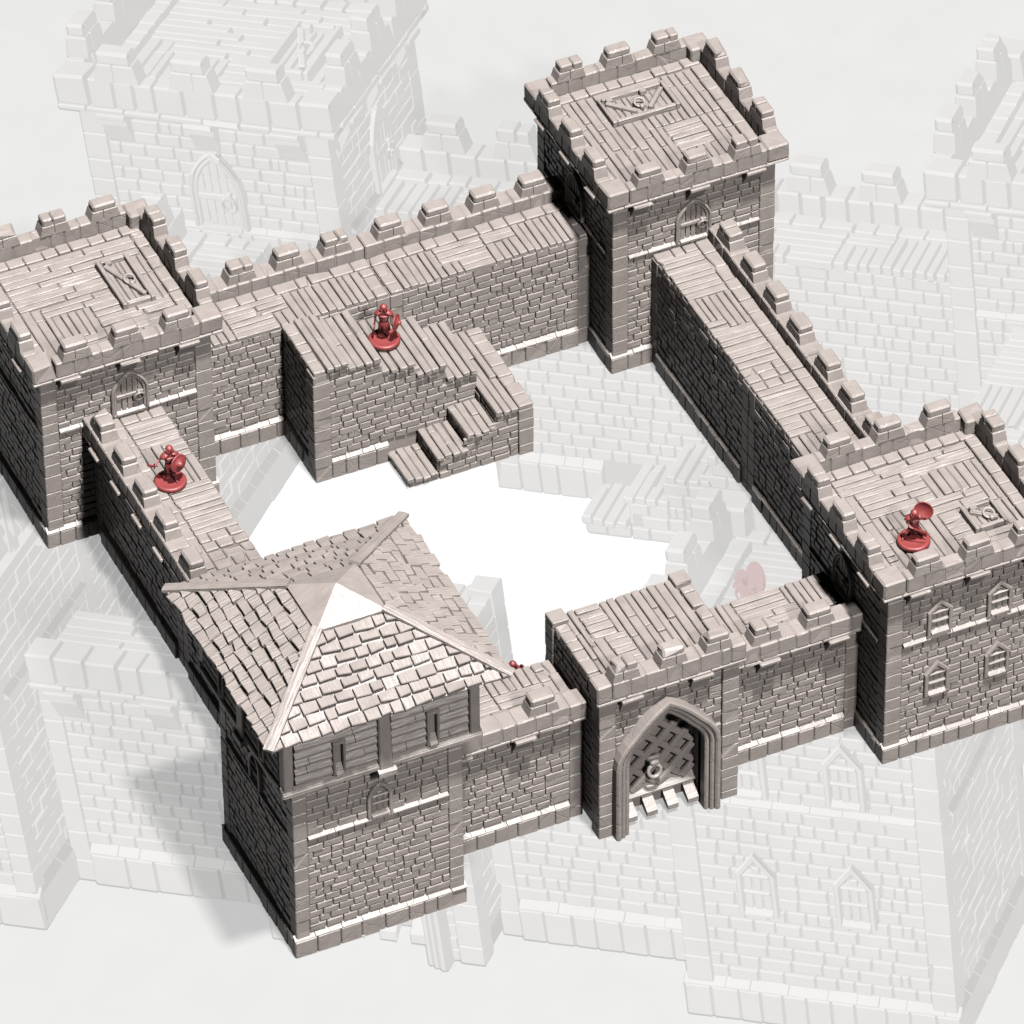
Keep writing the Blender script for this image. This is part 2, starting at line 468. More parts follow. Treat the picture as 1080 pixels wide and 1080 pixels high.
def tower(x0, y0, label, zones, traps, doors=(), wins=()):
    w, o = 12.0, .86
    root = thing('castle_tower', label, 'toy tower', (x0+w/2, y0+w/2, 0), 'square towers of the castle model')
    zc, zp = 15.07, 16.56
    S = stone_body(x0, y0, w, zc+.1, root, 1.0)
    m = MB(); pm = MB()
    for k, fr in enumerate(S):
        e = o if k % 2 == 0 else -.3
        cornice_run(m, fr, -e, w+e, -.3, o+.04, zc, zc+.24)
        parapet_run(pm, fr, .8, w-.8, -.12, o, zc+.25, zp)
        for uc in (1.9, 6.0, 10.1) if k else (1.75, 6.05, 10.3): corbel(fr, uc, zc, .05, root)
        for q in (-3.66, 0, 3.66): merlon(fr, w/2+q, (o-.12)/2+.0, zp, root)
    for (sx, sy) in ((0, 0), (1, 0), (1, 1), (0, 1)):
        a = x0-o if sx == 0 else x0+w-.8; c = y0-o if sy == 0 else y0+w-.8
        rbox(pm, W0, a, a+o+.8, c, c+o+.8, zc+.25, zp+.03, .12, .03)
    m.build('cornice', STONE, root); pm.build('parapet', STONE, root)
    cm = MB(); zf = 15.36
    for k, fr in enumerate(S):
        a, b = (.2, w-.2) if k % 2 == 0 else (1.06, w-1.06)
        paving(cm, fr, a, b, -1.04, -.14, zf+.12, 'u', .9, 1.5, .5)
    cm.build('curb', STONE, root)
    f = MB(); box(f, W0, x0+.3, x0+w-.3, y0+.3, y0+w-.3, zc, zf-.2)
    for (u0, u1, v0, v1, d) in zones: planks(f, W0, x0+u0, x0+u1, y0+v0, y0+v1, zf, d)
    f.build('plank_floor', WOOD, root)
    for (u0, u1, v0, v1, lv, fl) in traps: trapdoor(x0+u0, x0+u1, y0+v0, y0+v1, zf, root, lv, fl)
    for (k, u) in doors: door(S[k], u, 10.15, .0, root)
    for (k, u, z) in wins: window(S[k], u, z, .02, root)
    return root

a, b = 1.08, 10.92
tower(.52, 43.05, 'left square tower whose single trapdoor sits near the right edge of its empty plank deck', [
    (a, b, 8.9, b, 'u'), (a, 7.6, 6.4, 8.9, 'u'), (2.4, 7.6, 5.2, 6.4, 'u'), (a, 2.4, a, 6.4, 't'), (2.4, 5.6, 2.4, 5.2, 't'),
    (2.4, 5.6, a, 2.4, 'u'), (5.6, b, a, 3.9, 'u'), (5.6, 7.6, 3.9, 5.2, 'u'), (9.95, b, 3.9, 8.9, 't')],
    [(7.6, 9.95, 3.9, 8.9, 1, False)], [(0, 6.15), (1, 6.0)])
tower(42.76, 43.32, 'square tower at the back corner with a double trapdoor and boards running front to back', [
    (a, 3.4, a, b, 't'), (3.4, 8.5, 10.15, b, 'u'), (3.4, 5.4, a, 7.2, 't'), (5.4, 8.6, 5.9, 7.2, 't'), (5.4, 6.4, a, 5.9, 't'),
    (6.4, 9.2, 3.0, 5.9, 'u'), (6.4, 9.2, a, 3.0, 't'), (8.6, b, 5.9, b, 't'), (9.2, b, a, 5.9, 't')],
    [(3.4, 8.5, 7.25, 10.1, 2, False)], [(0, 5.9), (3, 6.2)])
tower(41.96, .09, 'square tower at the right with four gabled windows and a red figure on its deck', [
    (a, b, 9.2, b, 'u'), (1.9, 6.8, 6.6, 9.2, 'u'), (a, 1.9, 3.4, 9.2, 't'), (6.8, 9.9, 6.6, 9.2, 't'), (9.9, b, 4.9, 9.2, 't'),
    (1.9, 4.0, a, 6.6, 't'), (4.0, 9.9, 5.2, 6.6, 'u'), (4.0, 6.0, a, 5.2, 't'), (6.0, 7.5, 2.4, 5.2, 'u'), (6.0, 7.5, a, 2.4, 'u'),
    (7.5, b, a, 2.4, 'u'), (a, 1.9, a, 3.4, 'u'), (9.95, b, 2.4, 4.9, 't')],
    [(7.5, 9.9, 2.45, 4.85, 1, False)], [(3, 5.9), (2, 6.0)],
    [(0, 3.62, 10.45), (0, 7.98, 10.45), (0, 3.55, 5.05), (0, 7.95, 5.05)])

# ------------------------------------------------------------------ straight wall modules
def wall(fr, length, label, merl, zones, paves, name='castle_wall', T=4.8, corb=(2.2, 5.9, 9.6, 13.2), ends=(1, 1)):
    """u runs along the wall, t = 0 the courtyard face, t = T the outer face."""
    c = fr.p(length/2, T/2, 0)
    root = thing(name, label, 'toy wall', c, 'wall sections of the castle model')
    zw, zc, zp, o = 9.75, 9.2, 10.7, .8
    m = MB(); box(m, fr, .02, length-.02, .02, T-.02, 0, zw-.25)
    fo = Fr(fr.p(0, T, 0), fr.U, fr.T); fi = Fr(fr.p(0, 0, 0), fr.U, -fr.T)
    bricks(m, fo, .9, length-.9, 1.8, zc); bricks(m, fi, .9, length-.9, 1.8, zw-.3)
    m.build('stone_wall', STONE, root)
    for u in (0, length-.95):
        for f2, zt in ((fo, zc), (fi, zw-.28)):
            m = MB(); pillar(m, f2, u, u+.95, -.3, .15, 0.02, zt); m.build('wall_pillar', STONE, root)
    for f2 in (fo, fi): m = MB(); plinth(m, f2, .97, length-.97, 0, .33); m.build('plinth', STONE, root)
    m = MB(); cornice_run(m, fo, .0, length, -.5, o+.04, zc, zc+.24); m.build('cornice', STONE, root)
    m = MB(); parapet_run(m, fo, .0, length, -.72, o, zc+.25, zp); m.build('parapet', STONE, root)
    for u in merl: merlon(fo, u, .04, zp, root, 2.2, 1.2)
    for u in corb:
        if u < length-.6: corbel(fo, u, zc, .05, root)
    m = MB(); paving(m, fr, .03, length-.03, T-1.75, T-.75, zw+.06, 'u', .9, 1.7, .6); m.build('curb', STONE, root)
    for (u0, u1, t0, t1, d) in paves: m = MB(); paving(m, fr, u0, u1, t0, t1, zw, d, .8, 1.5, .5); m.build('paving', STONE, root)
    m = MB(); box(m, fr, .1, length-.1, .1, T-.8, zw-.3, zw-.2)
    for (u0, u1, t0, t1, d) in zones: planks(m, fr, u0, u1, t0, t1, zw, d, th=.42)
    m.build('plank_floor', WOOD, root)
    return root
tw = 4.8-1.77; ov = -.12
X, Y = (1, 0, 0), (0, 1, 0)
# back wall (between the left and back towers), courtyard face at y = 47.1
wall(Fr((12.62, 47.1, 0), X, Y), 14.95, 'left half of the back wall, the half the broken stair leans against', (2.3, 5.9, 9.45, 13.0),
     [(0.1, 3.6, ov, tw, 't'), (3.6, 8.2, 1.5, tw, 'u'), (3.6, 6.9, ov, 1.5, 'u'), (6.9, 8.2, ov, 1.5, 't'), (8.2, 13.9, ov, tw, 't')], [(13.95, 14.9, ov, tw, 't')])
wall(Fr((27.6, 47.1, 0), X, Y), 15.1, 'right half of the back wall, running bare to the back tower', (2.05, 5.6, 9.2, 12.9),
     [(1.05, 4.4, ov, tw, 't'), (4.4, 8.0, 1.2, tw, 'u'), (8.0, 10.4, 1.9, tw, 'u'), (4.4, 5.6, ov, 1.2, 't'), (5.6, 8.0, ov, 1.2, 'u'), (8.0, 10.4, ov, 1.9, 't'), (10.4, 14.2, ov, tw, 't')],
     [(.05, 1.0, ov, tw, 't'), (14.25, 15.05, ov, tw, 't')])
# right wall, courtyard face at x = 45.7, u runs towards the camera
wall(Fr((45.7, 43.22, 0), (0, -1, 0), X), 15.2, 'far half of the right wall, whose walkway meets the back tower door', (2.2, 5.85, 9.4, 13.0),
     [(1.0, 4.9, ov, tw, 't'), (4.9, 5.6, ov, tw, 't'), (5.6, 8.3, ov, 1.4, 'u'), (5.6, 9.3, 1.4, tw, 'u'), (8.3, 9.3, ov, 1.4, 't'), (9.3, 13.6, ov, tw, 't')],
     [(.05, .95, ov, tw, 't'), (13.65, 14.4, ov, tw, 't'), (14.4, 15.15, ov, tw, 't')])
wall(Fr((45.7, 27.98, 0), (0, -1, 0), X), 15.1, 'near half of the right wall, ending at the windowed tower', (2.0, 5.6, 9.2, 12.8),
     [(0.9, 4.1, ov, tw, 't'), (4.1, 6.1, ov, 1.6, 't'), (4.1, 8.3, 1.6, tw, 'u'), (6.1, 8.3, ov, 1.6, 'u'), (8.3, 14.9, ov, tw, 't')], [(.05, .85, ov, tw, 't')])
# left wall, courtyard face at x = 8.85
wall(Fr((8.85, 42.95, 0), (0, -1, 0), (-1, 0, 0)), 15.0, 'far half of the left wall with a red figure on its walkway', (2.0, 5.75, 9.3, 12.9),
     [(1.0, 3.7, ov, tw, 't'), (3.7, 5.4, ov, 1.6, 't'), (3.7, 8.2, 1.6, tw, 'u'), (5.4, 8.2, ov, 1.6, 'u'), (8.2, 13.2, ov, tw, 't')],
     [(.05, .95, ov, tw, 't'), (13.2, 14.1, ov, tw, 't'), (14.1, 14.95, ov, tw, 't')])
wall(Fr((8.85, 27.9, 0), (0, -1, 0), (-1, 0, 0)), 16.3, 'near half of the left wall, running under the shingled roof', (2.1, 5.7, 9.3, 12.9),
     [(1.9, 8.0, ov, tw, 't'), (8.0, 16.1, ov, tw, 'u')], [(.05, .95, ov, tw, 't'), (.95, 1.85, ov, tw, 't')])
# front wall, courtyard face at y = 8.85, outer face at y = 4.05
wall(Fr((11.62, 8.85, 0), X, (0, -1, 0)), 10.3, 'short front wall between the roofed tower and the gatehouse', (7.35,),
     [(.1, 5.4, 1.3, tw, 'u'), (.1, 5.4, ov, 1.3, 'u'), (5.4, 8.8, ov, 1.7, 't'), (5.4, 8.8, 1.7, tw, 'u')], [(8.85, 9.6, ov, tw, 't'), (9.6, 10.25, ov, tw, 't')], corb=(1.4, 5.9))
wall(Fr((31.78, 8.85, 0), X, (0, -1, 0)), 10.05, 'front wall between the gatehouse and the windowed tower', (3.1, 6.95),
     [(.9, 3.0, ov, tw, 't'), (3.0, 6.6, ov, 1.7, 'u'), (3.0, 7.0, 1.7, tw, 'u'), (6.6, 7.0, ov, 1.7, 't'), (7.0, 9.2, ov, tw, 't')], [(.05, .85, ov, tw, 't'), (9.2, 10.0, ov, tw, 't')], corb=(3.2, 8.2))

# ------------------------------------------------------------------ gatehouse
def gatehouse():
    x0, x1, y0, y1, zc, zp, zf = 22.1, 31.6, 1.5, 9.3, 12.2, 13.85, 12.95
    xc = 26.55
    root = thing('gatehouse', 'gatehouse with a pointed archway, raised grille and board deck', 'toy gatehouse', ((x0+x1)/2, (y0+y1)/2, 0))
    out = arch_pts(3.75, 6.3, 11.1, 9, .5); mid1 = inset(out, .4); mid2 = inset(out, .72); inn = inset(out, 1.05)
    m = MB(); w = x1-x0
    # piers and the masonry over the arch, all pierced by the passage
    P = [(xc+x, z) for x, z in inn]
    box(m, W0, x0+.02, P[0][0], y0+.02, y1-.02, 0, zc+.2); box(m, W0, P[-1][0], x1-.02, y0+.02, y1-.02, 0, zc+.2)
    for (xa, za), (xb, zb) in zip(P[1:-1], P[2:-1]):
        vs = [V3(xa, y, za) for y in (y0+.02, y1-.02)] + [V3(xb, y, zb) for y in (y0+.02, y1-.02)] + [V3(xa, y, zc+.2) for y in (y0+.02, y1-.02)] + [V3(xb, y, zc+.2) for y in (y0+.02, y1-.02)]
        m.add(vs, [(0, 2, 6, 4), (1, 5, 7, 3), (0, 1, 3, 2), (4, 6, 7, 5)])
    F = Fr((x0, y0, 0), X, (0, -1, 0)); Bk = Fr((x1, y1, 0), (-1, 0, 0), Y)
    Lf = Fr((x0, y1, 0), (0, -1, 0), (-1, 0, 0)); Rt = Fr((x1, y0, 0), Y, X)
    def in_arch(cx):
        def h(u, z, a, b, c, d):
            for uu in (a, b):
                x = uu-cx
                for (xa, za), (xb, zb) in zip(inn, inn[1:]):
                    if xa <= x <= xb and (xb-xa) > 1e-6:
                        if c < za+(zb-za)*(x-xa)/(xb-xa)+.05: return True
            return False
        return h
    bricks(m, F, .95, w-.95, 0.02, zc, hole=in_arch(xc-x0)); bricks(m, Bk, .95, w-.95, 0.02, zc, hole=in_arch(x1-xc))
    bricks(m, Lf, .8, y1-y0-.95, 1.0, zc); bricks(m, Rt, .95, y1-y0-.8, 1.0, zc)
    m.build('stone_wall', STONE, root)
    for (sx, sy) in ((0, 0), (1, 0), (1, 1), (0, 1)):
        k = MB(); a_ = x0-.25 if sx == 0 else x1-.95; c_ = y0-.25 if sy == 0 else y1-.95
        pillar(k, W0, a_, a_+1.2, c_, c_+1.2, 0.02, zc if sy == 0 else zf+.35, .75, 1.2); k.build('corner_pillar', STONE, root)
    k = MB()
    arch_band(k, F, xc-x0, 0, out, mid1, -.1, .95, .12); arch_band(k, F, xc-x0, 0, mid1, mid2, -.1, .82, .1); arch_band(k, F, xc-x0, 0, mid2, inn, -.4, .66, .1)
    k.build('arch_frame', STONE, root)
    k = MB(); arch_band(k, Bk, x1-xc, 0, out, inn, -.1, .5, .12); k.build('arch_frame', STONE, root)
    o = .62
    k = MB(); cornice_run(k, F, -.55, w+.55, -.4, o+.04, zc, zc+.24); k.build('cornice', STONE, root)
    k = MB(); parapet_run(k, F, .55, w-.55, -.7, o, zc+.25, zp)
    for u in (-.55, w-.55): rbox(k, F, u, u+1.1, -.7, o, zc+.25, zp+.02, .12, .02)
    k.build('parapet', STONE, root)
    for q in (1.55, 4.9, 8.1): merlon(F, q, -.02, zp, root, 2.0, 1.15)
    for q in (1.9, 6.9): corbel(F, q, zc, .05, root, 1.3, .42)
    for a_ in (x0-.15, x1-.75): k = MB(); paving(k, W0, a_, a_+.9, y0+.75, y1-1.0, zf+.1, 't', .9, 1.5, .8); k.build('paving', STONE, root)
    k = MB(); box(k, W0, x0+.2, x1-.2, y0+.3, y1-.1, zc-.02, zf-.25)
    xa, xb, ya, yb = x0+.78, x1-.78, y0+.75, y1+.12
    planks(k, W0, xa, xa+.9, ya, yb, zf, 't', .5, .4)
    planks(k, W0, xa+.9, xa+2.7, ya+4.0, yb, zf, 'u', .62, .4); planks(k, W0, xa+.9, xa+1.6, ya+1.0, ya+4.0, zf, 't', .6, .4)
    planks(k, W0, xa+1.6, xa+3.2, ya+1.4, ya+4.0, zf, 'u', .62, .4); planks(k, W0, xa+.9, xa+3.2, ya, ya+1.4, zf, 'u', .7, .4)
    planks(k, W0, xa+2.7, xa+3.2, ya+4.0, yb, zf, 't', .5, .4)
    planks(k, W0, xa+3.2, xb, ya, yb, zf, 't', .62, .4, 4.5)
    k.build('plank_floor', WOOD, root)
    # grille: crossed bars over a sill with teeth leaning out
    yg = y0+1.2
    g = MB(); G = Fr((xc, yg, 0), X, (0, -1, 0))
    def clipz(x):
        for (p, q), (r, s) in zip(inn, inn[1:]):
            if p <= x <= r and r-p > 1e-6: return q+(s-q)*(x-p)/(r-p)
        return 0
    for sg in (-1, 1):
        for k2 in range(-9, 10):
            # bar along the diagonal x = k + sg*z, sampled and kept inside the arch
            pts = []
            z = 2.3
            while z < 9.2:
                x = k2*1.8+sg*(z-2.3)
                if abs(x) < 2.72 and z < clipz(x)+.1: pts.append((x, z))
                z += .1
            if len(pts) > 3:
                (xa_, za_), (xb_, zb_) = pts[0], pts[-1]
                e = V3(xb_-xa_, 0, zb_-za_); ln = e.length; e.normalize(); n_ = V3(-e.z, 0, e.x)
                c0 = V3(xc+xa_, yg, za_); tt = 0 if sg < 0 else .13
                vs = [c0+e*l+n_*s_+V3(0, -d_, 0) for l in (0, ln) for s_, d_ in ((-.24, tt-.1), (-.24, tt+.08), (-.12, tt+.24), (.12, tt+.24), (.24, tt+.08), (.24, tt-.1))]
                g.add(vs, [(0, 1, 2, 3, 4, 5), (11, 10, 9, 8, 7, 6)] + [(i, (i+1) % 6, 6+(i+1) % 6, 6+i) for i in range(6)])
    fill_outline(g, G, 0, 0, [(x*.99, max(z, .75)) for x, z in inn], -.24)
    po = g.build('portcullis', WOOD, root)
    g = MB(); box(g, G, -2.72, 2.72, -.25, .12, .7, 2.1)
    slope_strip(g, G, -2.72, 2.72, -.25, .5, 1.85, 1.97, 2.55); g.build('sill_beam', WOOD, po)
    for x in (-2.2, -.75, .75, 2.2):
        g = MB(); a_, b_ = x-.38, x+.38
        g.add([G.p(u, t, z) for u in (a_, b_) for t, z in ((.1, 1.75), (1.2, .95), (1.2, .55), (.1, 1.0))],
              [(0, 1, 2, 3), (7, 6, 5, 4), (0, 4, 5, 1), (1, 5, 6, 2), (2, 6, 7, 3), (3, 7, 4, 0)])
        g.build('tooth', WOOD, po)
    g = MB(); ring(g, G, -.35, .62, 3.9, .44, .13, -.25, 24); rbox(g, G, -.62, 0, .2, .64, 4.25, 4.7, .1); rbox(g, G, -.85, .2, .2, .52, 4.7, 5.05, .1)
    g.build('ring_handle', STONE, po, True)
gatehouse()

# ------------------------------------------------------------------ roofed tower
def roofed_tower():
    w = 11.43
    root = thing('roofed_tower', 'front corner tower with a timber storey and a hipped shingle roof', 'toy tower', (w/2, w/2, 0))
    S = stone_body(0, 0, w, 15.0, root, .82)
    window(S[0], 5.82, 10.25, .0, root, 1.75, 2.8, False); window(S[3], 5.7, 10.25, .0, root, 1.75, 2.8, False)
    o = .85; zt = 20.6
    store = MB(); box(store, W0, -o+.1, w+o-.1, -o+.1, w+o-.1, 15.1, zt)
    Fs = sides(-o, -o, w+2*o); L = w+2*o
    for k, fr in enumerate(Fs):
        n = 7; zz = 15.72
        for r in range(n):
            h = .7
            segs = []
            for g0, g1 in (((.6, 3.33), (3.87, L/2-.25), (L/2+.65, 9.78), (10.32, L-.6)) if zz < 18.3 else ((.6, L/2-.25), (L/2+.65, L-.6))):
                if rnd.random() < .45: q = rnd.uniform(g0+.8, g1-.8); segs += [(g0, q), (q, g1)]
                else: segs.append((g0, g1))
            for u, ue in segs:
                l = ue-u
                d = rnd.uniform(-.03, .05)
                # rounded weatherboard: vertical foot, bulging face, sloping top
                vs = [fr.p(uu, t, z) for uu in (u+.02, u+l-.02) for t, z in ((-.15, zz), (.04+d, zz+.02), (.2+d, zz+.12), (.22+d, zz+.32), (.0+d, zz+h-.03), (-.15, zz+h-.02))]
                uv = [(q, j*.25+r*3.7) for q in (u+k*20, u+l+k*20) for j in range(6)]
                store.add(vs, [(0, 1, 2, 3, 4, 5), (11, 10, 9, 8, 7, 6)] + [(i, (i+1) % 6, 6+(i+1) % 6, 6+i) for i in range(6)], uv)
            zz += h
    so = store.build('timber_storey', WOOD, root)
    sill = MB()
    for k, fr in enumerate(Fs):
        e = .34 if k % 2 == 0 else -.2
        rbox(sill, fr, -e, L+e, -.25, .34, 15.0, 15.42, .08, .0, 'u'); slope_strip(sill, fr, -e+.02, L+e-.02, -.2, .3, 15.4, 15.45, 15.72)
    sill.build('sill_beam', WOOD, so)
    for (sx, sy) in ((0, 0), (1, 0), (1, 1), (0, 1)):
        p = MB(); a_ = -o-.2 if sx == 0 else w+o-.5; c_ = -o-.2 if sy == 0 else w+o-.5
        rbox(p, W0, a_, a_+.7, c_, c_+.7, 15.45, zt-.3, .07, .0); p.build('corner_post', WOOD, so)
    for k, fr in enumerate(Fs):
        p = MB(); u = L/2+.2
        rbox(p, fr, u-.5, u+.5, -.2, .42, 15.0, zt, .08, .02); slope_strip(p, fr, u-.62, u+.62, -.1, .62, 14.55, 14.95, 15.35)
        p.build('post', WOOD, so)
        for u in (3.6, 10.05):
            s = MB()
            for a_, b_ in ((-.44, -.25), (.25, .44)): rbox(s, fr, u+a_, u+b_, -.1, .36, 15.75, 18.45, .06, .0)
            rbox(s, fr, u-.46, u+.46, -.1, .38, 18.3, 18.6, .06)
            fill_outline(s, fr, u, 15.7, [(-.27, 0), (-.27, 2.6), (.27, 2.6), (.27, 0)], -.06)
            so2 = s.build('arrow_slit', WOOD, so)
            s = MB(); slope_strip(s, fr, u-.26, u+.26, .0, .42, 15.75, 15.85, 16.5); s.build('slit_sill', WOOD, so2)
    # roof
    cx = cy = w/2; ze, zk, za = 20.95, 23.85, 25.05; he, hk = 8.2, 2.3
    roof = MB()
    box(roof, W0, cx-he+.35, cx+he-.35, cy-he+.35, cy+he-.35, ze-.3, ze-.02)
    run = he-hk; rise = zk-ze; sl = math.hypot(run, rise); ca, sa = run/sl, rise/sl
    vs = [V3(cx+a_*he, cy+b_*he, ze-.06) for a_, b_ in ((-1, -1), (1, -1), (1, 1), (-1, 1))] + [V3(cx+a_*hk, cy+b_*hk, zk-.06) for a_, b_ in ((-1, -1), (1, -1), (1, 1), (-1, 1))]
    roof.add(vs, [(0, 1, 5, 4), (1, 2, 6, 5), (2, 3, 7, 6), (3, 0, 4, 7)])
    for (U, T) in (((1, 0, 0), (0, -1, 0)), ((0, 1, 0), (1, 0, 0)), ((-1, 0, 0), (0, 1, 0)), ((0, -1, 0), (-1, 0, 0))):
        U, T = Vector(U), Vector(T)
        def P(u, s, n): return V3(cx, cy, 0)+U*u+T*(he-s*ca)+V3(0, 0, ze+s*sa)+(T*sa+V3(0, 0, ca))*n
        half = lambda s: he-s*ca
        rows = 8; rh = sl/rows
        for r in range(rows):
            s0 = r*rh-.06; s1 = (r+1)*rh-.21
            u = -half(max(s0, 0))-rnd.uniform(0, .8)
            while u < half(max(s0, 0)):
                l = rnd.uniform(.75, 1.5)
                a_, b_ = u+.05, u+l-.05; j = rnd.uniform(-.13, .11); th = rnd.uniform(.1, .26); sk = rnd.uniform(-.08, .08)
                q = []
                for (uu, s) in ((a_, s0+j+sk), (b_, s0+j-sk), (b_, s1+.04*sk/.05), (a_, s1-.04*sk/.05)):
                    hh = half(max(0, s)); q.append((max(-hh, min(hh, uu)), min(s, sl)))
                if q[1][0]-q[0][0] > .12:
                    low, hi = th+.12, .19
                    c_ = .05
                    tp = [(q[0][0]+c_, q[0][1]+c_, low), (q[1][0]-c_, q[1][1]+c_, low), (q[2][0], q[2][1], hi), (q[3][0], q[3][1], hi)]
                    ed = [(q[0][0], q[0][1], low-c_), (q[1][0], q[1][1], low-c_), (q[2][0], q[2][1], hi-.02), (q[3][0], q[3][1], hi-.02)]
                    bt = [(q[0][0], q[0][1], -.04), (q[1][0], q[1][1], -.04), (q[2][0], q[2][1], -.04), (q[3][0], q[3][1], -.04)]
                    vv = [P(*x) for x in tp+ed+bt]
                    uv = [(x[1]+u*3.1, x[0]) for x in tp+ed+bt]
                    fs = [(0, 1, 2, 3)]
                    for o_ in (0, 4):
                        for i in range(4): k = (i+1) % 4; fs.append((o_+i, o_+k, o_+4+k, o_+4+i))
                    roof.add(vv, fs, uv)
                u += l
    ro = roof.build('shingle_roof', WOOD, root)
    for a_, b_ in ((-1, -1), (1, -1), (1, 1), (-1, 1)):
        rb = MB()
        p = V3(cx+a_*(he+.12), cy+b_*(he+.12), ze+.12); q = V3(cx+a_*(hk-.05), cy+b_*(hk-.05), zk+.24)
        e = (q-p); ln = e.length; e.normalize(); sd = V3(0, 0, 1).cross(e).normalized(); n = e.cross(sd)
        if n.z < 0: n = -n
        wd, th, dr = .36, .2, .035
        vs = []
        for l in (0, ln):
            for s_, h_ in ((-wd, -dr-.02), (-wd, -dr+th), (0, th), (wd, -dr+th), (wd, -dr-.02), (0, -.05)): vs.append(p+e*l+sd*s_+n*h_)
        uv = [(l, j*.3) for l in (0, ln) for j in range(6)]
        rb.add(vs, [(0, 1, 2, 3, 4, 5), (11, 10, 9, 8, 7, 6)] + [(i, (i+1) % 6, 6+(i+1) % 6, 6+i) for i in range(6)], uv)
        rb.build('ridge_board', WOOD, ro)
    cap = MB(); h2 = hk+.12
    B4 = [V3(cx+a_*h2, cy+b_*h2, zk+.14) for a_, b_ in ((-1, -1), (1, -1), (1, 1), (-1, 1))]; ap = V3(cx, cy, za+.14)
    for i in range(4):
        A_, B_ = B4[i], B4[(i+1) % 4]
        cap.add([A_, B_, ap, A_-V3(0, 0, .25), B_-V3(0, 0, .25)], [(0, 1, 2), (3, 4, 1, 0)], [(0, 0), (0, 1.3), (2.6, .65), (-.3, 0), (-.3, 1.3)])
    cap.build('roof_cap', WOOD, ro)
roofed_tower()

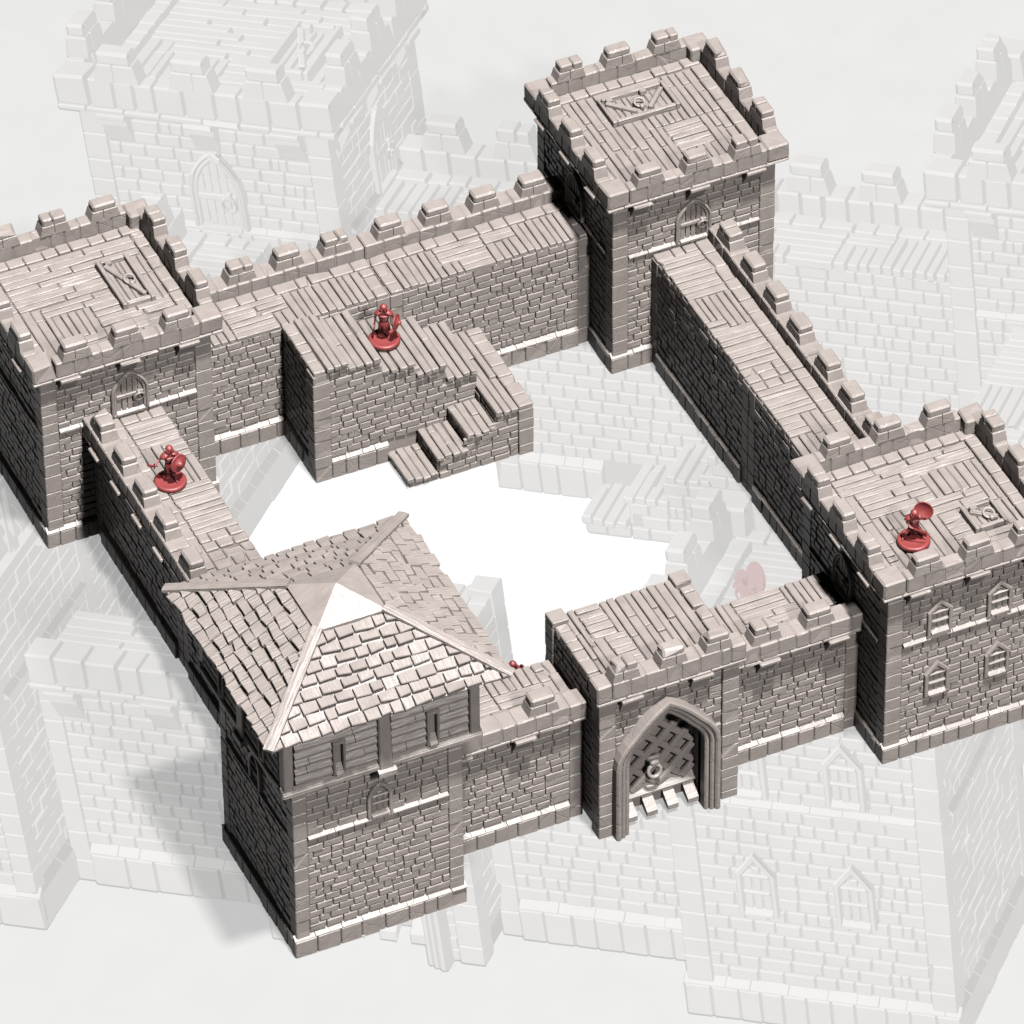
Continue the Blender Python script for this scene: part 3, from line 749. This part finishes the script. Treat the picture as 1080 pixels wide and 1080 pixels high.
# ------------------------------------------------------------------ broken stair
def stair():
    root = thing('stair', 'broken stone stair with board treads set against the back wall', 'toy stair', (27, 42.5, 0))
    m = MB()
    x0, y0, y1 = 19.65, 41.6, 46.95
    F = Fr((x0, y0, 0), X, (0, -1, 0)); Lf = Fr((x0, y1, 0), (0, -1, 0), (-1, 0, 0))
    up = [(20.35, 22.0, 10.05), (22.0, 24.45, 9.35), (24.45, 26.95, 8.2), (26.95, 29.25, 7.15), (29.25, 31.6, 5.9)]   # upper flight
    lo = [(24.8, 27.05, .85), (27.05, 29.3, 2.1), (29.3, 31.55, 3.3)]                                              # lower flight
    box(m, W0, x0+.02, 20.4, y0+.02, y1, 0, 9.5)
    for a_, b_, z in up: box(m, W0, a_, b_, y0+.02, y1, 0, z-.3)
    for a_, b_, z in lo: box(m, W0, a_+.15, b_, 38.25, y0+.1, 0, z-.25)
    box(m, W0, 31.55, 34.0, 38.25, y1, 0, 4.15)
    def top(u):
        x = x0+u
        for a_, b_, z in up:
            if a_ <= x < b_: return z-.28
        return 9.5 if x < 20.4 else 4
    bricks(m, F, .95, 31.55-x0, 1.8, 9.8, top=top, rh=.56)
    bricks(m, Lf, .1, y1-y0-.9, 1.8, 9.4)
    F2 = Fr((24.9, 38.25, 0), X, (0, -1, 0))
    def top2(u):
        x = 24.9+u
        for a_, b_, z in lo:
            if a_ <= x < b_: return z-.2
        return 4.1
    bricks(m, F2, .0, 8.2, .02, 4.1, top=top2, rh=.55)
    Rt = Fr((34.0, 38.25, 0), Y, X); bricks(m, Rt, .9, y1-38.3, .02, 4.1)
    for xx, yf, ya, za, zb in ((24.95, 41.55, 38.3, .02, .6), (27.2, 41.55, 38.3, .6, 1.8), (29.45, 41.55, 38.3, 1.85, 3.0), (31.55, 41.55, 38.3, 3.05, 4.0)):
        fr = Fr((xx, yf, 0), (0, -1, 0), (-1, 0, 0)); bricks(m, fr, .02, yf-ya, za, zb, dep=.14, rh=.5)
    m.build('stone_wall', STONE, root)
    k = MB(); plinth(k, F, .95, 24.85-x0, 0, .3); k.build('plinth', STONE, root); k = MB(); plinth(k, Lf, .02, y1-y0-.9, 0, .3); k.build('plinth', STONE, root)
    k = MB(); pillar(k, W0, x0-.3, x0+.95, y0-.3, y0+.9, .02, 9.45, .8, 1.4); k.build('corner_pillar', STONE, root)
    k = MB(); pillar(k, W0, 33.1, 34.2, 38.0, 39.1, .02, 4.1, .8, 1.4); k.build('corner_pillar', STONE, root)
    k = MB(); paving(k, W0, x0-.2, 20.35, y0-.25, y1, 9.85, 't', .9, 1.5, .6); k.build('paving', STONE, root); k = MB(); paving(k, W0, 33.1, 34.2, 38.0, y1, 4.5, 't', .8, 1.4, .6); k.build('paving', STONE, root)
    for i, (a_, b_, z) in enumerate(up):
        k = MB(); n = 4 if i else 3
        for q in range(n):
            a2, b2 = a_+(b_-a_)*q/n, a_+(b_-a_)*(q+1)/n
            bow = (.28 if q == n-1 and i in (1, 3) else 0); end = rnd.uniform(-.18, .12)
            cut = rnd.uniform(43.2, 45) if rnd.random() < .5 else None
            for (p, r) in (((y0-.3+end, cut-.02), (cut+.02, y1+.0)) if cut else ((y0-.3+end, y1),)):
                dz = rnd.uniform(-.06, .08)
                rbox(k, W0, a2+.03, b2-.03, p, r, z-.35, z+dz+bow*.5, .06, .02, 't')
        k.build('tread', WOOD, root)
    for i, (a_, b_, z) in enumerate(lo):
        k = MB(); n = 4
        for q in range(n):
            a2, b2 = a_-.1+(b_+.1-a_)*q/n, a_-.1+(b_+.1-a_)*(q+1)/n
            cut = rnd.uniform(39, 41) if rnd.random() < .6 else None
            end = rnd.uniform(-.12, .1); b_in = 41.45
            for (p, r) in (((37.95+end, cut-.02), (cut+.02, b_in)) if cut else ((37.95+end, b_in),)):
                rbox(k, W0, a2+.03, b2-.03, p, r, z-.32, z+rnd.uniform(-.06, .08), .06, .02, 't')
        k.build('tread', WOOD, root)
    k = MB(); xs = [31.4, 31.95, 32.5, 33.08]
    for q in range(3):
        cut = (42.6, 44.0, 41.6)[q]
        for (p, r) in ((37.95+(.1, 0, .05)[q], cut-.02), (cut+.02, 46.9)):
            rbox(k, W0, xs[q]+.03, xs[q+1]-.03, p, r, 4.05, 4.45+rnd.uniform(-.05, .12), .06, .03, 't')
    k.build('tread', WOOD, root)
stair()

# ------------------------------------------------------------------ red figures
def skin_body(chains, name, parent, org):
    """Continuous body: connected joints with radii grown into one surface. Node: name -> (pos, r)."""
    nodes, edges = chains
    names = list(nodes)
    me = bpy.data.meshes.new(name)
    me.from_pydata([nodes[n][0] for n in names], [(names.index(a_), names.index(b_)) for a_, b_ in edges], [])
    o = bpy.data.objects.new(name, me); C.objects.link(o); o.parent = parent
    md = o.modifiers.new('skin', 'SKIN'); md.use_smooth_shade = True
    for i, n in enumerate(names):
        sv = me.skin_vertices[0].data[i]; r = nodes[n][1]
        sv.radius = (r, r) if not isinstance(r, tuple) else r; sv.use_root = (n == 'pelvis')
    s = o.modifiers.new('sub', 'SUBSURF'); s.levels = 2; s.render_levels = 2
    me.materials.append(RED)
    return o

def lathe(mb, M, prof, n=28):
    vs = []; fs = []; k = len(prof)
    for i in range(n):
        a_ = 2*math.pi*i/n
        for r, z in prof: vs.append(M @ V3(r*math.cos(a_), r*math.sin(a_), z))
    for i in range(n):
        for j in range(k-1): fs.append((i*k+j, ((i+1) % n)*k+j, ((i+1) % n)*k+j+1, i*k+j+1))
    fs.append(tuple(i*k for i in range(n))); fs.append(tuple(i*k+k-1 for i in reversed(range(n))))
    mb.add(vs, fs)

FS = 1.13
def figure(loc, yaw, label, pose):
    root = thing('figurine', label, 'figurine', loc, 'red skeleton warriors on round bases')
    b = MB(); M = Matrix.Translation(loc)
    lathe(b, M, [(1.0, 0.0), (1.1, .05), (1.1, .24), (1.04, .33), (.98, .35), (.86, .31), (.5, .3), (.02, .3)], 40)
    bo = b.build('base', RED, root)
    for p in bo.data.polygons: p.use_smooth = len(p.vertices) == 4
    # holder keeps the posed parts in the figure's own facing (local +y is forward away, -y faces out)
    R = Matrix.Rotation(yaw, 4, 'Z')
    nodes = {}
    def N(n, p, r): q = R @ (Vector(p)*FS); nodes[n] = ((q.x, q.y, q.z+.3), r)
    for n, (p, r) in pose['nodes'].items(): N(n, p, r)
    E = [('pelvis', 'waist'), ('waist', 'chest'), ('chest', 'neck'), ('neck', 'head'), ('head', 'crown'), ('head', 'jaw')]
    for s in 'lr':
        E += [('pelvis', 'hip'+s), ('hip'+s, 'knee'+s), ('knee'+s, 'ankle'+s), ('ankle'+s, 'toe'+s),
              ('chest', 'sh'+s), ('sh'+s, 'el'+s), ('el'+s, 'wr'+s), ('wr'+s, 'ha'+s)]
    body = skin_body((nodes, E), 'body', root, loc)
    T = Matrix.Translation(Vector(loc)+V3(0, 0, .3)) @ R @ Matrix.Scale(FS, 4)
    # ragged kilt
    k = MB(); pz = Vector(pose['nodes']['pelvis'][0]); n = 14; rr = random.Random(3)
    vs = []; fs = []
    for i in range(n):
        a_ = 2*math.pi*i/n; ln = rr.uniform(.1, .62) if i % 2 else rr.uniform(.45, .7)
        for r_, z in ((.27, .16), (.3, .02), (.36+.06*rr.random(), -ln), (.31, -ln), (.22, .0)):
            vs.append(T @ (pz+V3(r_*math.cos(a_), r_*.8*math.sin(a_), z)))
    for i in range(n):
        for j in range(4): fs.append((i*5+j, ((i+1) % n)*5+j, ((i+1) % n)*5+j+1, i*5+j+1))
    k.add(vs, fs); k.build('kilt', RED, root, True)
    # shoulder plates
    for s in 'lr':
        c = Vector(pose['nodes']['sh'+s][0]); m = MB()
        lathe(m, T @ Matrix.Translation(c+V3(-.05 if c.x > 0 else .05, 0, .03)) @ Matrix.Rotation(.5*(1 if c.x > 0 else -1), 4, 'Y') @ Matrix.Diagonal((1.15, .85, .62, 1)),
              [(.2, -.12), (.3, -.1), (.29, -.02), (.22, .1), (.12, .16), (.01, .18)], 8)
        m.build('shoulder_plate', RED, root, True)
    # ribs across the chest
    m = MB(); ch = Vector(pose['nodes']['chest'][0]); wa = Vector(pose['nodes']['waist'][0])
    for q in (.05, .35, .65, .95):
        c = wa.lerp(ch, q)
        lathe(m, T @ Matrix.Translation(c) @ Matrix.Diagonal((1.25, .9, 1, 1)), [(.15+q*.06, -.035), (.22+q*.08, -.02), (.22+q*.08, .02), (.15+q*.06, .035)], 16)
    m.build('rib_cage', RED, root, True)
    # helmet
    m = MB(); h = Vector(pose['nodes']['head'][0])
    lathe(m, T @ Matrix.Translation(h+V3(0, .03, .04)), [(.16, .06), (.235, .05), (.24, .09), (.21, .17), (.14, .25), (.03, .3)], 16)
    for x_ in (-.1, .1): lathe(m, T @ Matrix.Translation(h+V3(x_, -.16, .0)) @ Matrix.Rotation(1.5708, 4, 'X'), [(.03, -.02), (.065, .0), (.075, .03), (.05, .04), (.02, .01)], 8)
    for s_ in (-1, 1): rbox(m, Fr(T @ (h+V3(s_*.2, -.04, 0)), T.to_3x3() @ V3(1, 0, 0), T.to_3x3() @ V3(0, 1, 0)), -.04, .04, -.1, .08, -.2, .1, .03)
    m.build('helmet', RED, root, True)
    # shield: a dished disc with rim and boss, strapped to the left forearm
    sp, sn, sr = pose['shield']
    z_ = Vector(sn).normalized(); x_ = z_.orthogonal().normalized(); y_ = z_.cross(x_)
    Ms = Matrix((x_, y_, z_)).transposed().to_4x4(); Ms.translation = Vector(sp)
    m = MB(); lathe(m, T @ Ms, [(.01, .1), (sr*.6, .05), (sr*.88, -.04), (sr*.98, -.08), (sr, -.02), (sr*.93, .03), (sr*.86, .0), (sr*.6, .11), (sr*.3, .17), (sr*.26, .24), (.1, .29), (.01, .3)], 26)
    m.build('shield', RED, root, True)
    # weapon in the right hand
    m = MB(); hp = Vector(pose['nodes']['har'][0]); d = Vector(pose['blade']).normalized(); sd = Vector(pose['flat']).normalized(); nn = d.cross(sd).normalized()
    ln = pose['len']; path = [(-.28, 0, .05), (-.05, 0, .05), (.06, 0, .1), (.4*ln, .02, .1), (.8*ln, .08*pose['hook'], .11), (ln, .42*pose['hook'], .03)]
    vs = []; fs = []
    for (l, off, hw) in path:
        c = hp+d*l+sd*off
        for a1, a2 in ((-hw, 0), (0, .035), (hw, 0), (0, -.035)): vs.append(T @ (c+sd*a1+nn*a2))
    for i in range(len(path)-1):
        for j in range(4): fs.append((i*4+j, i*4+(j+1) % 4, i*4+4+(j+1) % 4, i*4+4+j))
    fs += [(0, 1, 2, 3), tuple(len(vs)-1-i for i in range(4))]
    m.add(vs, fs)
    c = hp+d*.02; g = Fr(T @ c, (T.to_3x3() @ sd), (T.to_3x3() @ nn))
    rbox(m, g, -.2, .2, -.05, .05, -.05, .05, .02)
    m.build('blade', RED, root)
    return root

def P(**k):
    base = dict(pelvis=((0, 0, 1.2), (.17, .13)), waist=((0, .0, 1.45), .1), chest=((0, -.02, 1.85), (.25, .17)), neck=((0, -.03, 2.12), .085),
                head=((0, -.06, 2.33), .165), crown=((0, -.04, 2.5), .13), jaw=((0, -.15, 2.25), .08),
                hipl=((.18, 0, 1.12), .13), hipr=((-.18, 0, 1.12), .13))
    base.update(k); return base
front = dict(nodes=P(kneel=((.22, -.14, .66), .09), anklel=((.24, .0, .12), .065), toel=((.27, -.24, .06), .07),
                     kneer=((-.26, .1, .64), .09), ankler=((-.32, .28, .12), .065), toer=((-.38, .08, .06), .07),
                     shl=((.36, 0, 2.0), .12), ell=((.56, .02, 1.62), .075), wrl=((.62, -.2, 1.4), .06), hal=((.64, -.3, 1.38), .08),
                     shr=((-.36, 0, 2.0), .12), elr=((-.5, .06, 1.6), .075), wrr=((-.56, -.04, 1.22), .06), har=((-.57, -.08, 1.1), .085)),
             shield=((.76, -.22, 1.42), (.93, -.35, .05), .52), blade=(-.1, -.15, -1), flat=(0, 1, 0), len=.95, hook=.15)
crouch = dict(nodes=P(pelvis=((0, .06, 1.05), (.17, .13)), waist=((-.02, .0, 1.3), .1), chest=((-.04, -.14, 1.68), (.25, .17)), neck=((-.04, -.22, 1.93), .085),
                      head=((-.05, -.3, 2.12), .165), crown=((-.05, -.26, 2.28), .13), jaw=((-.06, -.41, 2.05), .08),
                      hipl=((.18, .05, 1.0), .13), hipr=((-.18, .05, 1.0), .13),
                      kneel=((.48, -.22, .66), .09), anklel=((.52, .06, .12), .065), toel=((.62, -.18, .06), .07),
                      kneer=((-.48, -.2, .62), .09), ankler=((-.58, .1, .12), .065), toer=((-.68, -.14, .06), .07),
                      shl=((.32, -.12, 1.84), .12), ell=((.58, -.3, 1.72), .075), wrl=((.52, -.46, 2.0), .06), hal=((.5, -.5, 2.08), .08),
                      shr=((-.38, -.12, 1.8), .12), elr=((-.46, -.2, 1.42), .075), wrr=((-.2, -.42, 1.2), .06), har=((-.1, -.46, 1.16), .085)),
              shield=((.5, -.12, 2.2), (.3, .85, -.25), .58), blade=(.85, -.25, -.35), flat=(0, 0, 1), len=.85, hook=.4)
stride = dict(nodes=P(kneel=((.2, -.24, .68), .09), anklel=((.22, -.3, .12), .065), toel=((.24, -.54, .06), .07),
                      kneer=((-.24, .12, .62), .09), ankler=((-.28, .42, .14), .065), toer=((-.3, .22, .06), .07),
                      shl=((.36, -.06, 1.98), .12), ell=((.5, -.3, 1.66), .075), wrl=((.3, -.5, 1.5), .06), hal=((.22, -.54, 1.5), .08),
                      shr=((-.36, .02, 2.0), .12), elr=((-.62, .12, 1.72), .075), wrr=((-.92, -.04, 1.58), .06), har=((-1.02, -.08, 1.55), .085)),
              shield=((.34, -.52, 1.5), (.25, -.95, .1), .6), blade=(-.55, -.15, .35), flat=(0, 0, 1), len=.8, hook=1.0)
figure((25.85, 44.1, 8.3), math.radians(-25), 'red skeleton warrior standing upright on the broken stair, shield edge-on at its side', front)
figure((45.35, 3.4, 15.42), math.radians(-18), 'red skeleton warrior crouching on the right tower deck with shield raised by its head', crouch)
figure((6.35, 35.2, 9.82), math.radians(5), 'red skeleton warrior on the left wall walkway, hooked blade held out sideways, shield towards us', stride)
figure((22.5, 16.1, 0.02), math.radians(20), 'red skeleton warrior mostly hidden behind the short front wall, only its head showing', front)

# ------------------------------------------------------------------ the display sheet
# A pale panel with an added glow that washes out cast shadows. On it, in very low relief and pale inks, is an enlarged picture of the same model
# seen from its other side; the picture's page (a 1080 x 1080 grid) lies slightly keystoned on the panel.
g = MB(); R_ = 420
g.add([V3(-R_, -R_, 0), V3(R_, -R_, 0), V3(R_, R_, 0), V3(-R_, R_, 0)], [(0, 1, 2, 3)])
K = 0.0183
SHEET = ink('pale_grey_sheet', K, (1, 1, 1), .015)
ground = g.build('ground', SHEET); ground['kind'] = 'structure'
def page(x, y):
    w = 1 + 1.3377517e-06*x + 1.4315429e-04*y
    return (19.984027+.062893711*x-.039526182*y)/w, (100.3846-.029515725*x-.090471985*y)/w
GO, GR, GU, GF = V3(128.3885, -226.5305, 145.8416), V3(.979139, .202782, .012915), V3(-.172594, .796469, .579524), V3(-.107231, .569664, -.814852)
def draw(p):
    """Where a point of the model lands on the page, and how far it is from the picture's viewpoint."""
    d = p-GO; z = d.dot(GF)
    return 1698.09+6109.63*d.dot(GR)/z, 3701.26-6109.63*d.dot(GU)/z, z
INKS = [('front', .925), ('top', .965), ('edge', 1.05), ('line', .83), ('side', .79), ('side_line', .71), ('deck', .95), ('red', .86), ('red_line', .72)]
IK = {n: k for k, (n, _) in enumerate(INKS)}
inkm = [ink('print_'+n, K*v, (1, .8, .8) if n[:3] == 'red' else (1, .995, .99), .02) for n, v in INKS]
bpy.context.view_layer.update()
dg = bpy.context.evaluated_depsgraph_get()
pv, pf, pm = [], [], []
for o in [o for o in C.objects if o.type == 'MESH' and o != ground]:
    ev = o.evaluated_get(dg); me = ev.to_mesh(); mw = o.matrix_world; core = CORE.get(o.name, ())
    P3 = [mw @ v.co for v in me.vertices]; P2 = [draw(p) for p in P3]; new = {}
    red = o.data.materials and o.data.materials[0] == RED
    deck = o.name.split('.')[0] in ('plank_floor', 'tread')
    for k, p in enumerate(me.polygons):
        q = [P2[v] for v in p.vertices]
        if max(a[0] for a in q) < -15 or min(a[0] for a in q) > 1095 or max(a[1] for a in q) < -15 or min(a[1] for a in q) > 1095: continue
        ar = sum(a[0]*b[1]-b[0]*a[1] for a, b in zip(q, q[1:]+q[:1]))
        n = p.normal
        if (P3[p.vertices[0]]-GO).dot(n) >= 0 or abs(ar) < .6: continue
        if red: t = 'red' if n.z > .25 or (n.y < -.5 and n.x < .3) else 'red_line'
        elif k in core: t = 'side_line' if n.x > .5 else 'line'
        elif n.x > .6: t = 'side'
        elif n.z > .85: t = 'deck' if deck else 'top'
        elif n.z > .3 and n.x < .4: t = 'edge'
        elif n.z < -.2 or abs(n.x) > .3: t = 'side_line' if n.x > .3 else 'line'
        else: t = 'front'
        idx = []
        for v in p.vertices:
            key = (v, k in core)
            if key not in new:
                x, y, z = P2[v]; X_, Y_ = page(x, y)
                new[key] = len(pv); pv.append((X_, Y_, .012+max(0, (310-z)/85)*.26-(.003 if k in core else 0)))
            idx.append(new[key])
        if ar > 0: idx.reverse()
        pf.append(idx); pm.append(IK[t])
    ev.to_mesh_clear()
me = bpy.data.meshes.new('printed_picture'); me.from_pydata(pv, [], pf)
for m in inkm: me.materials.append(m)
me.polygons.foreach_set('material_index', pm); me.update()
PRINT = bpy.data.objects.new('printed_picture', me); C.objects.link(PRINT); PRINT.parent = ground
# the blank white court of the picture
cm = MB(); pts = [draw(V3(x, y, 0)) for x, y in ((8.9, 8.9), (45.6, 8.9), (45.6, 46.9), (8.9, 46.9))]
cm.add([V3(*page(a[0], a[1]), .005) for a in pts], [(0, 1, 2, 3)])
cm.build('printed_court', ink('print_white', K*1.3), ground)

# ------------------------------------------------------------------ lamps, world, camera
w = bpy.data.worlds.new('World'); sc.world = w; w.use_nodes = True
w.node_tree.nodes['Background'].inputs['Color'].default_value = (.9, .95, 1, 1)
w.node_tree.nodes['Background'].inputs['Strength'].default_value = 0.02
def softbox(name, direction, dist, size, power, col=(1, 1, 1)):
    d = Vector(direction).normalized(); tgt = V3(28, 26, 6)
    l = bpy.data.lights.new(name, 'AREA'); l.shape = 'DISK'; l.size = size; l.energy = power; l.color = col
    o = bpy.data.objects.new(name, l); C.objects.link(o); o.location = tgt+d*dist
    o.rotation_euler = (-d).to_track_quat('-Z', 'Y').to_euler()
    return o
E0, LD = 52.5, 1500
softbox('top_softbox', (.03, -.27, .96), LD, 98, E0*math.pi*LD**2, (1, .985, .965))
softbox('front_softbox', (.03, -.76, .65), LD, 98, E0*.32*math.pi*LD**2, (1, .985, .965))

cam = bpy.data.cameras.new('camera'); co = bpy.data.objects.new('camera', cam); C.objects.link(co)
r_ = V3(.9082349, -.4184022, -.0069986); u_ = V3(.2820149, .5996488, .7489252); f_ = V3(.3091552, .6821737, -.6626176)
M = Matrix((r_, u_, -f_)).transposed().to_4x4(); M.translation = V3(-139.2852, -341.0608, 363.3522)
co.matrix_world = M
cam.sensor_width = 36; cam.lens = 283.7128; cam.clip_start = 10; cam.clip_end = 2000
sc.camera = co
sc.view_settings.view_transform = 'Standard'; sc.view_settings.look = 'None'
sc.view_settings.exposure = 0.0; sc.view_settings.gamma = 1.0
sc.render.engine = 'CYCLES'
sc.cycles.use_denoising = True
sc.cycles.max_bounces = 5
